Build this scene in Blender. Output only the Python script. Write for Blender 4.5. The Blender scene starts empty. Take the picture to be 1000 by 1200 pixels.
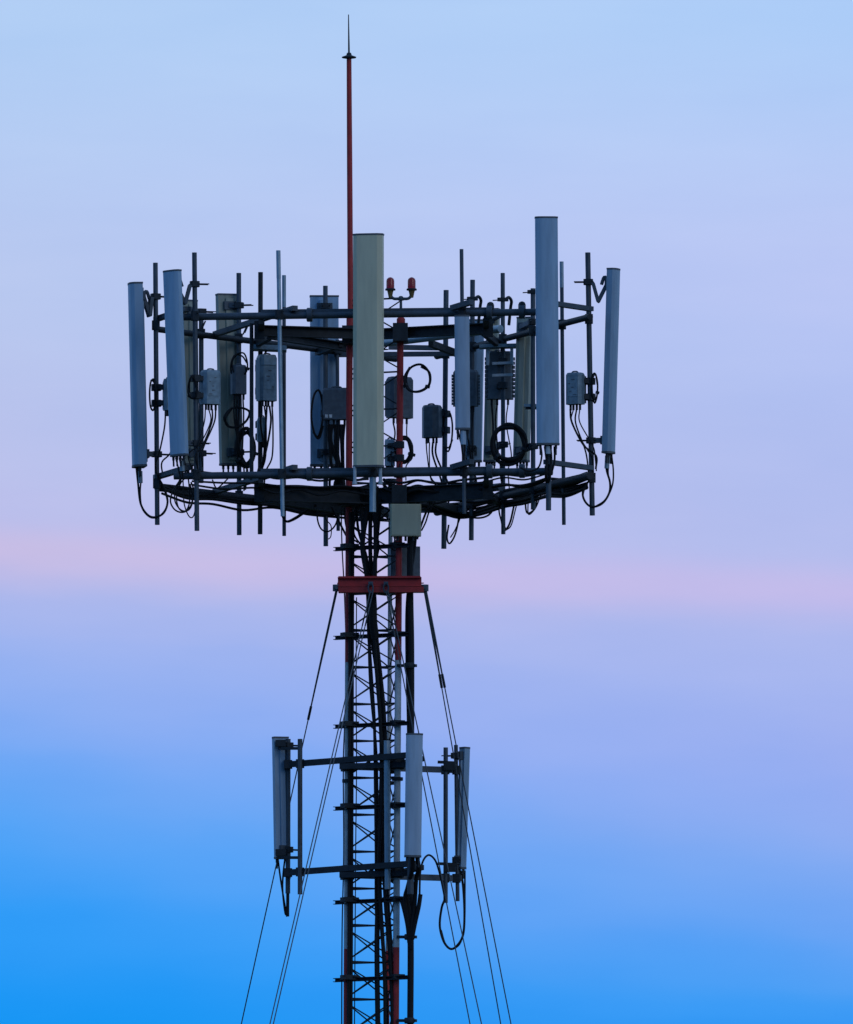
import bpy, math, random
from mathutils import Vector, Matrix
random.seed(7)
R = math.radians
sc = bpy.context.scene
C = sc.collection

# ------------------------------------------------------------------ camera
D = 200.0                       # metres from the mast
PPM = 110.0                     # photo pixels per metre at the mast
EC = R(5.34)                    # upward pitch of the camera
CAM = Vector(((500 - 440) / PPM, -D, 1.7))
AX = D / math.cos(EC)           # distance along the axis to the mast plane
HH = 1200 / PPM                 # height of the picture at the mast
cd = bpy.data.cameras.new('camera'); cam = bpy.data.objects.new('camera', cd); C.objects.link(cam)
cam.location = CAM; cam.rotation_euler = (math.pi / 2 + EC, 0, 0)
cd.sensor_fit = 'VERTICAL'; cd.sensor_height = 24; cd.sensor_width = 20
cd.lens = 24 * AX / HH; cd.clip_start = 1; cd.clip_end = 20000
sc.camera = cam
sc.render.resolution_x = 853; sc.render.resolution_y = 1024

# ------------------------------------------------------------------ sky
w = bpy.data.worlds.new('World'); sc.world = w; w.use_nodes = True
nt = w.node_tree; N = nt.nodes; K = nt.links
for n in list(N): N.remove(n)
def node(t, **kw):
    n = N.new(t)
    for k, v in kw.items(): setattr(n, k, v)
    return n
def mth(op, a, b=None, c=None, clamp=False):
    n = node('ShaderNodeMath', operation=op, use_clamp=clamp)
    for i, x in enumerate((a, b, c)):
        if x is None: continue
        if isinstance(x, (int, float)): n.inputs[i].default_value = x
        else: K.new(x, n.inputs[i])
    return n.outputs[0]
def srgb(*c):
    return tuple(((x / 255 / 12.92) if x / 255 <= .04045 else ((x / 255 + .055) / 1.055) ** 2.4) for x in c) + (1,)
def mixc(f, a, b, mode='MIX'):
    n = node('ShaderNodeMix', data_type='RGBA', blend_type=mode)
    if isinstance(f, (int, float)): n.inputs[0].default_value = f
    else: K.new(f, n.inputs[0])
    for i, x in ((6, a), (7, b)):
        if isinstance(x, tuple): n.inputs[i].default_value = x
        else: K.new(x, n.inputs[i])
    return n.outputs[2]
def ramp(f, stops):
    n = node('ShaderNodeValToRGB'); K.new(f, n.inputs[0]); r = n.color_ramp
    r.interpolation = 'CARDINAL'
    while len(r.elements) < len(stops): r.elements.new(.5)
    for e, (p, c) in zip(r.elements, stops): e.position = p; e.color = c
    return n.outputs[0]
tc = node('ShaderNodeTexCoord'); sp = node('ShaderNodeSeparateXYZ'); K.new(tc.outputs['Generated'], sp.inputs[0])
el = mth('MULTIPLY', mth('ARCSINE', sp.outputs[2]), 57.29578)         # elevation, degrees
az = mth('MULTIPLY', mth('ARCTAN2', sp.outputs[0], sp.outputs[1]), 57.29578)
v = mth('DIVIDE', mth('SUBTRACT', el, 5.34), 1.5626)
u = mth('DIVIDE', az, 1.302)
cmb = node('ShaderNodeCombineXYZ'); K.new(mth('MULTIPLY', u, .45), cmb.inputs[0]); K.new(v, cmb.inputs[1])
nz = node('ShaderNodeTexNoise'); nz.inputs['Scale'].default_value = 2.2; nz.inputs['Detail'].default_value = 3
K.new(cmb.outputs[0], nz.inputs['Vector'])
nn = mth('SUBTRACT', nz.outputs[0], .5)
cmb2 = node('ShaderNodeCombineXYZ'); K.new(mth('MULTIPLY', u, .9), cmb2.inputs[0]); K.new(mth('MULTIPLY', v, 5), cmb2.inputs[1])
nz2 = node('ShaderNodeTexNoise'); nz2.inputs['Scale'].default_value = 1.6; nz2.inputs['Detail'].default_value = 4
K.new(cmb2.outputs[0], nz2.inputs['Vector'])
n2 = mth('SUBTRACT', nz2.outputs[0], .5)
vv = mth('ADD', mth('ADD', v, mth('MULTIPLY', u, .045)), mth('ADD', mth('MULTIPLY', nn, .07), mth('MULTIPLY', n2, .05)))
t = mth('MULTIPLY_ADD', vv, .4, .5, clamp=True)      # v -1.25..1.25 -> 0..1
def P(py): return .5 + .4 * (600 - py) / 600      # ramp position of a photo row
left = ramp(t, [(0, srgb(20, 142, 231)), (P(1225), srgb(22, 150, 244)), (P(1155), srgb(42, 154, 247)), (P(1075), srgb(58, 158, 248)), (P(975), srgb(92, 165, 247)), (P(895), srgb(122, 170, 245)), (P(775), srgb(158, 180, 240)), (P(725), srgb(174, 184, 236)), (P(680), srgb(200, 190, 230)), (P(640), srgb(189, 191, 235)), (P(595), srgb(187, 193, 236)), (P(425), srgb(184, 198, 238)), (P(275), srgb(183, 202, 242)), (P(85), srgb(178, 206, 245))])
right = ramp(t, [(0, srgb(53, 144, 231)), (P(1175), srgb(56, 152, 244)), (P(1135), srgb(76, 158, 245)), (P(1075), srgb(105, 164, 245)), (P(975), srgb(135, 171, 242)), (P(875), srgb(154, 175, 241)), (P(715), srgb(172, 184, 238)), (P(665), srgb(193, 187, 235)), (P(625), srgb(180, 188, 237)), (P(575), srgb(176, 188, 238)), (P(425), srgb(178, 193, 242)), (P(245), srgb(185, 200, 245)), (P(35), srgb(175, 205, 248))])
fx = mth('MULTIPLY_ADD', mth('ADD', u, mth('MULTIPLY', nn, .9)), .5, .5, clamp=True)
glow = mixc(fx, left, right)
veil = node('ShaderNodeCombineColor')
for i_, g_ in enumerate((.16, .09, .03)): K.new(mth('MULTIPLY_ADD', n2, g_, 1.0), veil.inputs[i_])
glow = mixc(1.0, glow, veil.outputs[0], 'MULTIPLY')
# towards the zenith the veil thins out to plain evening blue; away from the glow it darkens
hi = mth('MULTIPLY_ADD', el, 1 / 50, -.2, clamp=True)
dome = mixc(hi, glow, srgb(118, 158, 214))
f = mth('POWER', mth('MULTIPLY_ADD', sp.outputs[1], .5, .5, clamp=True), 1.6)
night = mixc(f, srgb(158, 198, 224), (1, 1, 1, 1))
col = mixc(1.0, dome, night, 'MULTIPLY')
bg = node('ShaderNodeBackground'); K.new(col, bg.inputs[0]); bg.inputs[1].default_value = 1.0
ow = node('ShaderNodeOutputWorld'); K.new(bg.outputs[0], ow.inputs[0])

# ------------------------------------------------------------------ sun (last soft light of the evening)
sd = bpy.data.lights.new('sun', 'SUN'); sd.energy = .32; sd.angle = R(30); sd.color = (1, .98, .96)
sun = bpy.data.objects.new('sun', sd); C.objects.link(sun); sun.location = (0, 0, 60)
sun.rotation_euler = (R(66), 0, R(38))
vs = sc.view_settings; vs.view_transform = 'Standard'; vs.look = 'None'; vs.exposure = 0; vs.gamma = 1; vs.use_curve_mapping = False

# ------------------------------------------------------------------ materials
def mat(name, c, rough=.5, metal=0., dirt=.25, scale=3., c2=None, streak=False, spec=.5, bump=0.):
    m = bpy.data.materials.new(name); m.use_nodes = True
    t = m.node_tree; b = t.nodes['Principled BSDF']
    b.inputs['Roughness'].default_value = rough; b.inputs['Metallic'].default_value = metal
    b.inputs['Specular IOR Level'].default_value = spec
    g = t.nodes.new('ShaderNodeNewGeometry'); mp = t.nodes.new('ShaderNodeMapping')
    mp.inputs['Scale'].default_value = (8, 8, 1.1) if streak else (2, 2, 2)
    t.links.new(g.outputs['Position'], mp.inputs[0])
    n1 = t.nodes.new('ShaderNodeTexNoise'); n1.inputs['Scale'].default_value = scale; n1.inputs['Detail'].default_value = 6
    t.links.new(mp.outputs[0], n1.inputs['Vector'])
    oi = t.nodes.new('ShaderNodeObjectInfo')
    r = t.nodes.new('ShaderNodeValToRGB'); e = r.color_ramp.elements
    e[0].position = .3; e[1].position = .7
    d = c2 or tuple(x * (1 - dirt) for x in c)
    e[0].color = tuple(d) + (1,); e[1].color = tuple(c) + (1,)
    t.links.new(n1.outputs[0], r.inputs[0])
    hs = t.nodes.new('ShaderNodeHueSaturation')
    ma = t.nodes.new('ShaderNodeMath'); ma.operation = 'MULTIPLY_ADD'; ma.inputs[1].default_value = .24; ma.inputs[2].default_value = .88
    t.links.new(oi.outputs['Random'], ma.inputs[0]); t.links.new(ma.outputs[0], hs.inputs['Value'])
    t.links.new(r.outputs[0], hs.inputs['Color']); t.links.new(hs.outputs[0], b.inputs['Base Color'])
    if bump:
        bp = t.nodes.new('ShaderNodeBump'); bp.inputs['Strength'].default_value = bump; bp.inputs['Distance'].default_value = .004
        t.links.new(n1.outputs[0], bp.inputs['Height']); t.links.new(bp.outputs[0], b.inputs['Normal'])
    return m
M = dict(
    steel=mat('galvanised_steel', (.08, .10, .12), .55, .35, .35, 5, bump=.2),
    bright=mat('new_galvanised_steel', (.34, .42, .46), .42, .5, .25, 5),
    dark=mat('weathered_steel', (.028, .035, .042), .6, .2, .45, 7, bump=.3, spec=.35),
    grey=mat('grey_radome', (.30, .43, .55), .45, 0, .22, 2.2, streak=True),
    pale=mat('pale_grey_radome', (.38, .48, .58), .45, 0, .22, 2.2, streak=True),
    cream=mat('cream_radome', (.64, .58, .38), .5, 0, .16, 2.2, streak=True),
    olive=mat('aged_cream_radome', (.36, .37, .29), .55, 0, .3, 2.2, streak=True),
    cap=mat('dark_end_cap', (.10, .11, .12), .6, 0, .3, 4),
    unit=mat('grey_cast_aluminium', (.24, .34, .40), .5, .2, .4, 9),
    unitd=mat('dark_cast_aluminium', (.12, .14, .16), .5, .2, .35, 9),
    shield=mat('pale_sunshield', (.46, .52, .56), .5, 0, .3, 8),
    red=mat('red_mast_paint', (.5, .024, .018), .55, 0, .35, 5, bump=.2),
    white=mat('white_mast_paint', (.56, .58, .58), .55, 0, .3, 5, bump=.2),
    black=mat('black_cable_jacket', (.011, .0115, .013), .7, 0, .3, 6, spec=.25),
    wire=mat('guy_strand', (.12, .125, .13), .5, .4, .3, 6),
    brass=mat('brass_fitting', (.35, .22, .08), .45, .6, .3, 9),
    stick=mat('white_label', (.7, .72, .72), .6, 0, .2, 30),
    concrete=mat('concrete', (.3, .29, .27), .85, 0, .25, 2, bump=.4),
    grass=mat('dry_grass', (.06, .075, .03), .95, 0, .45, .05, bump=.4),
)
m = bpy.data.materials.new('red_lens'); m.use_nodes = True; b = m.node_tree.nodes['Principled BSDF']
b.inputs['Base Color'].default_value = (.5, .006, .006, 1); b.inputs['Roughness'].default_value = .12
b.inputs['Transmission Weight'].default_value = .35; M['lens'] = m

# ------------------------------------------------------------------ helpers
ce, se = math.cos(EC), math.sin(EC)
def at(px, py, Y):
    """the point at depth Y (metres beyond the mast) seen at photo pixel px, py"""
    a = (px - 500) / 1200 * HH / AX; b = (600 - py) / 1200 * HH / AX
    d = Vector((a, ce - b * se, se + b * ce))
    k = (Y - CAM.y) / d.y
    return CAM + d * k
def px_x(px, Y): return at(px, 600, Y).x

class MB:
    def __init__(s): s.v = []; s.f = []
    def add(s, vs, fs):
        o = len(s.v); s.v += [Vector(q) for q in vs]; s.f += [tuple(i + o for i in q) for q in fs]; return s
    def tube(s, pts, r, n=8, caps=True):
        pts = [Vector(p) for p in pts]; vs = []; fs = []
        rs = r if isinstance(r, (list, tuple)) else [r] * len(pts)
        up = None
        for i, p in enumerate(pts):
            a = pts[max(i - 1, 0)]; b = pts[min(i + 1, len(pts) - 1)]
            d = (b - a).normalized()
            if up is None:
                up = d.orthogonal().normalized()
            else:
                up = up - d * up.dot(d)
                up = up.normalized() if up.length > 1e-6 else d.orthogonal().normalized()
            q = d.cross(up)
            for k in range(n):
                t = 2 * math.pi * k / n
                vs.append(p + (up * math.cos(t) + q * math.sin(t)) * rs[i])
        for i in range(len(pts) - 1):
            for k in range(n):
                k2 = (k + 1) % n
                fs.append((i * n + k, i * n + k2, (i + 1) * n + k2, (i + 1) * n + k))
        if caps:
            fs.append(tuple(range(n - 1, -1, -1))); fs.append(tuple((len(pts) - 1) * n + k for k in range(n)))
        return s.add(vs, fs)
    def box(s, c, size, mx=None, ch=0.):
        """box with optionally chamfered vertical edges; mx = 3x3 rotation"""
        x, y, z = (q / 2 for q in size)
        if ch: prof = [(-x + ch, -y), (x - ch, -y), (x, -y + ch), (x, y - ch), (x - ch, y), (-x + ch, y), (-x, y - ch), (-x, -y + ch)]
        else: prof = [(-x, -y), (x, -y), (x, y), (-x, y)]
        return s.prism(prof, -z, z, c, mx)
    def prism(s, prof, z0, z1, c=(0, 0, 0), mx=None, taper=1.0):
        n = len(prof); c = Vector(c); mx = mx or Matrix.Identity(3)
        vs = [c + mx @ Vector((a, b, z0)) for a, b in prof] + [c + mx @ Vector((a * taper, b * taper, z1)) for a, b in prof]
        fs = [(i, (i + 1) % n, n + (i + 1) % n, n + i) for i in range(n)] + [tuple(range(n - 1, -1, -1)), tuple(range(n, 2 * n))]
        return s.add(vs, fs)
    def beam(s, a, b, wd, ht, channel=False, roll=0):
        """rectangular bar (or a C channel) between two points, ht vertical"""
        a = Vector(a); b = Vector(b); d = (b - a); L = d.length; d.normalize()
        side = d.cross(Vector((0, 0, 1))); side = side.normalized() if side.length > 1e-5 else Vector((1, 0, 0))
        upv = side.cross(d).normalized()
        mx = Matrix((side, upv, d)).transposed()
        if channel:
            t = min(wd, ht) * .16; x, y = wd / 2, ht / 2
            prof = [(-x, -y), (x, -y), (x, -y + t), (-x + t, -y + t), (-x + t, y - t), (x, y - t), (x, y), (-x, y)]
        else:
            x, y = wd / 2, ht / 2; prof = [(-x, -y), (x, -y), (x, y), (-x, y)]
        return s.prism(prof, 0, L, a, mx)
    def lathe(s, prof, c, n=14, axis=None):
        c = Vector(c); mx = Matrix.Identity(3)
        if axis is not None: mx = Vector((0, 0, 1)).rotation_difference(Vector(axis).normalized()).to_matrix()
        vs = []; fs = []
        for r, z in prof:
            for k in range(n):
                t = 2 * math.pi * k / n
                vs.append(c + mx @ Vector((max(r, 1e-4) * math.cos(t), max(r, 1e-4) * math.sin(t), z)))
        for i in range(len(prof) - 1):
            for k in range(n):
                k2 = (k + 1) % n
                fs.append((i * n + k, i * n + k2, (i + 1) * n + k2, (i + 1) * n + k))
        fs.append(tuple(range(n - 1, -1, -1))); fs.append(tuple((len(prof) - 1) * n + k for k in range(n)))
        return s.add(vs, fs)
    def mesh(s, name, mt, off=None):
        me = bpy.data.meshes.new(name); o = off or Vector()
        me.from_pydata([tuple(q - o) for q in s.v], [], s.f); me.update()
        for q in me.polygons: q.use_smooth = True
        me.set_sharp_from_angle(angle=R(32))
        for x in (mt if isinstance(mt, (list, tuple)) else [mt]): me.materials.append(M[x])
        return me
    def build(s, name, mt, parent=None):
        off = None
        if parent is not None:
            off = Vector(); q = parent
            while q: off += q.location; q = q.parent
            me = s.mesh(name, mt, off); o = bpy.data.objects.new(name, me)
        else:
            c = sum(s.v, Vector()) / len(s.v)
            c = Vector((c.x, c.y, min(q.z for q in s.v)))
            me = s.mesh(name, mt, c); o = bpy.data.objects.new(name, me); o.location = c
        C.objects.link(o); o.parent = parent
        return o
def tag(o, label, cat, group=None, kind=None):
    if label: o['label'] = label
    if cat: o['category'] = cat
    if group: o['group'] = group
    if kind: o['kind'] = kind
    return o
def thing(name, loc, label, cat, group=None):
    o = bpy.data.objects.new(name, None); C.objects.link(o); o.location = loc; o.empty_display_size = .2
    return tag(o, label, cat, group)
def spline(pts, k=6):
    pts = [Vector(p) for p in pts]; out = []
    q = [pts[0] * 2 - pts[1]] + pts + [pts[-1] * 2 - pts[-2]]
    for i in range(1, len(q) - 2):
        a, b, c, d = q[i - 1:i + 3]
        for j in range(k):
            t = j / k
            out.append(.5 * ((2 * b) + (c - a) * t + (2 * a - 5 * b + 4 * c - d) * t * t + (3 * b - a - 3 * c + d) * t ** 3))
    out.append(pts[-1]); return out
def facing(phi):
    """rotation whose -Y axis looks to azimuth phi (0 = south, 90 = east)"""
    return Matrix.Rotation(R(phi), 3, 'Z')

# ------------------------------------------------------------------ ground
g = MB().add([(-9000, -9000, 0), (9000, -9000, 0), (9000, 9000, 0), (-9000, 9000, 0)], [(0, 1, 2, 3)]).build('ground', 'grass')
tag(g, 'dry grass ground below the mast', 'ground', kind='structure')

# ------------------------------------------------------------------ head frame geometry
def lin(a, b, x): return a[1] + (b[1] - a[1]) * (x - a[0]) / (b[0] - a[0])
FL, FR, LS, LE, RS, RE = (204, -1.25), (648, -1.8), (184, -.2), (464, 2.95), (692, -1.3), (512, 2.85)
def Fd(px): return lin(FL, FR, px)
def Ld(px): return lin(LS, LE, px)
def Rd(px): return lin(RS, RE, px)
ZU = at(430, 368.5, Fd(430)).z
ZL = at(430, 555, Fd(430)).z
def on(px, Y, z): return Vector((px_x(px, Y), Y, z))

# ------------------------------------------------------------------ lattice mast
LT = dict(a=(411, 409, 406.5, .02), b=(468.5, 468, 464, -.24), c=(458, 458, 454, .30))   # px at y 380, 600, 1200; depth
def leg_pt(k, z):
    p0, p1, p2, Y = LT[k]
    za, zb = at(p1, 600, Y), at(p2, 1200, Y)
    s = (zb.x - za.x) / (zb.z - za.z)
    if z < 14: s = s * 0 + (zb.x - za.x) / (zb.z - za.z)
    return Vector((za.x + s * (z - za.z), Y, z))
mast = thing('lattice_mast', leg_pt('a', 0) * (1 / 3) + leg_pt('b', 0) * (1 / 3) + leg_pt('c', 0) * (1 / 3),
             'slender red and white triangular lattice mast carrying the antenna platform', 'mast')
zr1, zr2 = at(440, 776, 0).z, at(440, 1112, 0).z
ztop = {'a': at(411, 372, 0).z, 'b': at(468, 378, -.24).z, 'c': at(457, 566, .3).z}
for k in 'abc':
    r = .036 if k != 'c' else .024
    cuts = [0, 2.2, 5.4, 8.6, 11.7, zr2, zr1, ztop[k]]
    for i in range(len(cuts) - 1):
        MB().tube([leg_pt(k, cuts[i]), leg_pt(k, cuts[i + 1])], r, 12).build('leg', 'white' if (i % 2 or (k == 'c' and i > 4)) else 'red', mast)
PH = 43.3 / PPM
zs = []
z = at(440, 783, 0).z
while z < ztop['b'] - .1: z += PH
while z > .4: zs.append(z); z -= PH
pairs = (('a', 'b'), ('b', 'c'), ('c', 'a'))
bar_mesh = {}
def bar(a, b, r, name, parent, mt):
    L = (b - a).length; key = (name, round(L, 2), mt)
    if key not in bar_mesh:
        bar_mesh[key] = (MB().tube([(0, 0, -L / 2), (0, 0, L / 2)], r, 6).mesh(name, mt), L)
    me, L0 = bar_mesh[key]
    o = bpy.data.objects.new(name, me); C.objects.link(o); o.parent = parent
    o.rotation_mode = 'QUATERNION'; o.rotation_quaternion = Vector((0, 0, 1)).rotation_difference((b - a).normalized())
    o.location = (a + b) / 2 - parent.location
    return o
zvis = at(440, 1230, 0).z
low = MB()
for i, z in enumerate(zs):
    for j, (p, q) in enumerate(pairs):
        a, b_ = leg_pt(p, z), leg_pt(q, z); c, d = leg_pt(p, z - PH), leg_pt(q, z - PH)
        if 'c' in (p, q) and z > ztop['c']: continue
        e = Vector((0, 0, .03)); h = Vector((0, 0, .012 * j))
        mt = 'red' if (z > zr1 or zs[i] < zr2) else 'white'
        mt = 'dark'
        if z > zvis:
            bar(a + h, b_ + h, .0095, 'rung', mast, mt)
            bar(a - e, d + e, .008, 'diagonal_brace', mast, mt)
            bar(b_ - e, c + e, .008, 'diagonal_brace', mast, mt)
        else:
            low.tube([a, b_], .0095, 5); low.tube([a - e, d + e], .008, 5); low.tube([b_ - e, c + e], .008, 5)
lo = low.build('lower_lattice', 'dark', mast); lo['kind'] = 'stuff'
cen = mast.location
MB().lathe([(.75, -.05), (.75, .25), (.7, .28)], (cen.x, cen.y, 0), 6).build('footing', 'concrete', mast)
# cable support channels across the mast face with their leg clamps
for py, xr in ((643, 479), (747, 479), (851, 478), (947, 477), (1057, 478), (1148, 478), (1244, 478)):
    Y0, Y1 = .12, -.36
    z = at(400, py + 1, Y0).z
    a, b_ = on(392, Y0 - .04, z), on(xr, Y1 - .02, z)
    o = MB().beam(a, b_, .05, .042, True).build('cable_support', 'dark', mast)
    c = MB(); q = on(410, -.02, z)
    c.box(q + Vector((0, -.03, .02)), (.17, .11, .05), facing(30)); c.tube([q + Vector((-.06, -.1, .03)), q + Vector((-.06, .08, .03))], .01, 6)
    c.tube([q + Vector((.06, -.1, .03)), q + Vector((.06, .08, .03))], .01, 6)
    c.build('clamp', 'dark', o)
    c = MB(); q = on(466, -.25, z); c.box(q + Vector((0, -.01, .015)), (.13, .1, .05), facing(30)); c.build('clamp', 'dark', o)
# splice flanges on the legs
for k in 'abc':
    for py in (560, 915):
        p = leg_pt(k, at(440, py, 0).z)
        MB().lathe([(.058, -.018), (.06, -.016), (.06, .016), (.058, .018)], p, 12).build('flange', 'dark', mast)

# ------------------------------------------------------------------ lightning rod
zt, zb = at(409, 68, .02).z, ztop['a']
lr = thing('lightning_rod', on(411, .02, zb), 'tall thin red lightning rod pole with a spike above a small disc', 'lightning rod')
pa, pb = at(409.2, 68, .02), at(411, 376, .02)
MB().tube([pb - Vector((0, 0, .02)), pb.lerp(pa, .62), pa], [.032, .03, .027], 12).build('pole', 'red', lr)
MB().tube([pb + Vector((0, 0, -.1)), pb + Vector((0, 0, .12))], .046, 12).build('socket', 'red', lr)
MB().lathe([(.02, -.01), (.075, 0), (.078, .012), (.03, .03), (.022, .055), (.008, .06)], pa, 14).build('disc', 'dark', lr)
MB().tube([pa, at(408.6, 17, .02)], [.011, .005], 8).build('spike', 'dark', lr)

# ------------------------------------------------------------------ obstruction light
p0 = at(470, 378, -.24)
ob = thing('obstruction_light', p0, 'pair of red aviation warning lamps on a two armed bracket', 'warning light')
MB().tube([p0 - Vector((0, 0, .02)), at(470, 351, -.24)], [.018, .014], 10).build('post', 'steel', ob)
MB().lathe([(.04, -.03), (.045, 0), (.045, .04), (.03, .055)], p0, 12).build('junction_box', 'red', ob)
br = MB().tube(spline([at(458, 342, -.24), at(458.6, 347, -.24), at(462, 350, -.24), at(470, 350, -.24), at(478, 350, -.24), at(481.5, 347, -.24), at(482.3, 342, -.24)], 5), .016, 8)
br.lathe([(.03, -.02), (.034, 0), (.02, .025), (.004, .03)], at(470, 350, -.24), 10); br.build('bracket', 'steel', ob)
for px in (457.6, 482.6):
    q = at(px, 339, -.24)
    lb = MB().lathe([(.018, -.09), (.03, -.03), (.036, -.012)], q, 12).build('lamp_base', 'brass', ob)
    MB().lathe([(.054, -.012), (.056, 0), (.05, .008)], q, 14).build('rim', 'dark', lb)
    MB().lathe([(.043, .008), (.043, .09), (.036, .112), (.02, .125), (.003, .13)], q, 16).build('lens', 'lens', lb)

# ------------------------------------------------------------------ head frames (upper and lower ring)
def ring(z, label, upper):
    t = thing('antenna_head_frame', (0.1, 0, z), label, 'frame')
    fp = [(FL, FR, .038), (LS, LE, .034), (RS, RE, .034)]
    for i, (a, b_, r) in enumerate(fp):
        zz = z - (.02 if i == 1 else 0); r = r + (.008 if i and not upper else 0)
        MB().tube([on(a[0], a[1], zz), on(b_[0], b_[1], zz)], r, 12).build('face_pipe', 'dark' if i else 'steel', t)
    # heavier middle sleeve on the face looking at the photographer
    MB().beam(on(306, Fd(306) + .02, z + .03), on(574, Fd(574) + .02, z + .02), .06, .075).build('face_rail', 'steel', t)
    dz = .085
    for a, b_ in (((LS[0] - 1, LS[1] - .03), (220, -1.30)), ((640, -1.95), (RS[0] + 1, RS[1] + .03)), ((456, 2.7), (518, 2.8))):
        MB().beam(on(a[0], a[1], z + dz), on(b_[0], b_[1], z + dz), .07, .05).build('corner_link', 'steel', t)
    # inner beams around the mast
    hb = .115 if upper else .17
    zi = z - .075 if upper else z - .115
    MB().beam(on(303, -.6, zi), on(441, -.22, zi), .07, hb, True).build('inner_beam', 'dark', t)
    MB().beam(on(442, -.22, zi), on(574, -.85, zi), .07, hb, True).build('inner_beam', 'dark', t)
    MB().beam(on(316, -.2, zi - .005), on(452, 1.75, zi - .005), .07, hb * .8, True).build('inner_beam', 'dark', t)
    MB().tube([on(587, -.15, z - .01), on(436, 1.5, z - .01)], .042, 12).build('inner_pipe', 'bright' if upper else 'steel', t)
    # knee braces over the corners
    MB().beam(on(252, Ld(252), z + .005), on(346, Fd(346) - .08, z + .07), .06, .055).build('knee_brace', 'steel', t)
    MB().beam(on(530, Fd(530) - .05, z + .05), on(553, Fd(553) - .3, z + .085), .06, .055).build('stub', 'steel', t)
    MB().beam(on(392, Ld(392), z - .055), on(548, Rd(548), z - .055), .06, .05).build('knee_brace', 'steel', t)
    # struts tying face pipes to inner beams
    for a, b_ in (((306, Fd(306)), (306, -.3)), ((570, Fd(570)), (570, -.3)), ((300, Ld(300)), (330, -.45)), ((585, Rd(585)), (560, -.7)),
                  ((372, Ld(372)), (400, 1.0)), ((540, Rd(540)), (505, 1.0))):
        MB().beam(on(a[0], a[1], z - .05), on(b_[0], b_[1], z - .05), .055, .07).build('strut', 'dark', t)
    # end plates and gussets
    for px, Y in ((304, -.65), (572, -.9)):
        MB().box(on(px, Y, zi), (.11, .012, .2)).build('gusset_plate', 'dark', t)
    for px in (363, 574, 612):
        Y = Fd(px) if px == 363 else Fd(px) - .01
        MB().lathe([(.07, -.03), (.075, -.025), (.075, .025), (.07, .03)], on(px, Y, z + .005), 12, axis=(1, -.12, 0)).build('splice_collar', 'steel', t)
    # mast clamps
    for k in 'ab':
        p = leg_pt(k, zi)
        MB().box(p + Vector((0, -.12, 0)), (.16, .24, .19)).build('mast_clamp', 'dark', t)
    return t
ringU = ring(ZU, 'upper triangular steel pipe frame holding the tops of the antenna pipes', True)
ringL = ring(ZL, 'lower triangular steel pipe frame draped with black cables', False)

# ------------------------------------------------------------------ mounting pipes
PIPES = {}
def pipe(key, pt, pb, yt, yb, Y, label, mt='steel', r=.0265, clamps=True, group='antenna mounting pipes', cz=None, tip=None):
    a, b_ = at(pt, yt, Y), at(pb, yb, Y)
    t = thing('mounting_pipe', b_, label, 'pipe', group)
    MB().tube([b_, a], r, 12).build('tube', mt, t)
    if tip:
        q = at(pt + (pb - pt) * (tip - yt) / (yb - yt), tip, Y)
        MB().tube([q, a + Vector((0, 0, .004))], r * 1.06, 12).build('sleeve', 'bright', t)
    PIPES[key] = (a, b_)
    for z in (cz if cz is not None else (ZU, ZL)) if clamps else ():
        if not (b_.z < z < a.z): continue
        p = b_.lerp(a, (z - b_.z) / (a.z - b_.z))
        c = MB().box(p + Vector((0, 0, .0)), (.085, .085, .10), ch=.02)
        for s in (-1, 1):
            c.tube([p + Vector((s * .03, -.085, .03 * s)), p + Vector((s * .03, .085, .03 * s))], .007, 6)
        c.build('clamp', 'dark', t)
    return t
def pp(key, z):
    a, b_ = PIPES[key]; return b_.lerp(a, (z - b_.z) / (a.z - b_.z))
pipe('A', 182.3, 184.5, 308, 615, -.42, 'dark vertical pipe at the frame corner beside the slim panel antenna')
pipe('B', 228, 231, 296, 622, Fd(229) - .09, 'tall dark pipe carrying the blue grey panel and a radio unit, beside the frame corner')
pipe('B2', 236, 236, 365, 566, Ld(236) + .07, 'short dark pipe behind the tall dark pipe, holding an olive panel')
pipe('C', 280, 280.5, 320, 627, Ld(280) + .07, 'dark pipe in front of the wide olive panel back')
pipe('P4', 305.5, 305, 319, 626, Ld(305) + .07, 'dark pipe with the hooded radio unit', 'dark')
pipe('P5', 295, 295, 379, 562, -.45, 'short dark post between the two frames beside the hooded radio', 'dark', .022, clamps=False)
pipe('P6', 326.3, 331.5, 294, 605, Fd(330) - .1, 'bright galvanised pipe standing in front of the frames', 'bright', .023, tip=326)
pipe('P7', 333, 333.2, 323, 628, Ld(333) + .07, 'pale tipped pipe just behind the bright galvanised pipe', 'steel', .021, tip=360)
pipe('E', 381.5, 382, 335, 640, Ld(381) + .07, 'pipe across the back of the wide blue grey panel')
pipe('P8', 395.5, 396.5, 398, 622, Ld(395) - .08, 'short pipe at the edge of the wide blue grey panel back', r=.02)
pipe('G', 437, 437, 300, 600, Fd(437) - .09, 'pipe almost hidden by the tall cream panel antenna', 'bright', .036)
pipe('R11', 523, 520.3, 340, 643, Rd(521) - .075, 'dark pipe holding the rounded radio unit next to the lamp-topped mast leg', r=.029)
pipe('H', 541, 544.3, 292, 602, Fd(541) - .09, 'thin tall pipe rising behind the narrow short panel', r=.021)
pipe('R13', 554, 552.5, 328, 633, Rd(553) - .075, 'dark pipe carrying the finned radio unit', r=.027)
pipe('R14', 589.3, 590, 320, 626, Rd(589) - .075, 'dark pipe carrying the large radio unit and the cable coil', r=.024)
pipe('R15', 624.7, 625, 338, 597, Rd(625) - .075, 'dark pipe beside the tallest grey panel, holding the tapering olive panel', r=.026)
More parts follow.
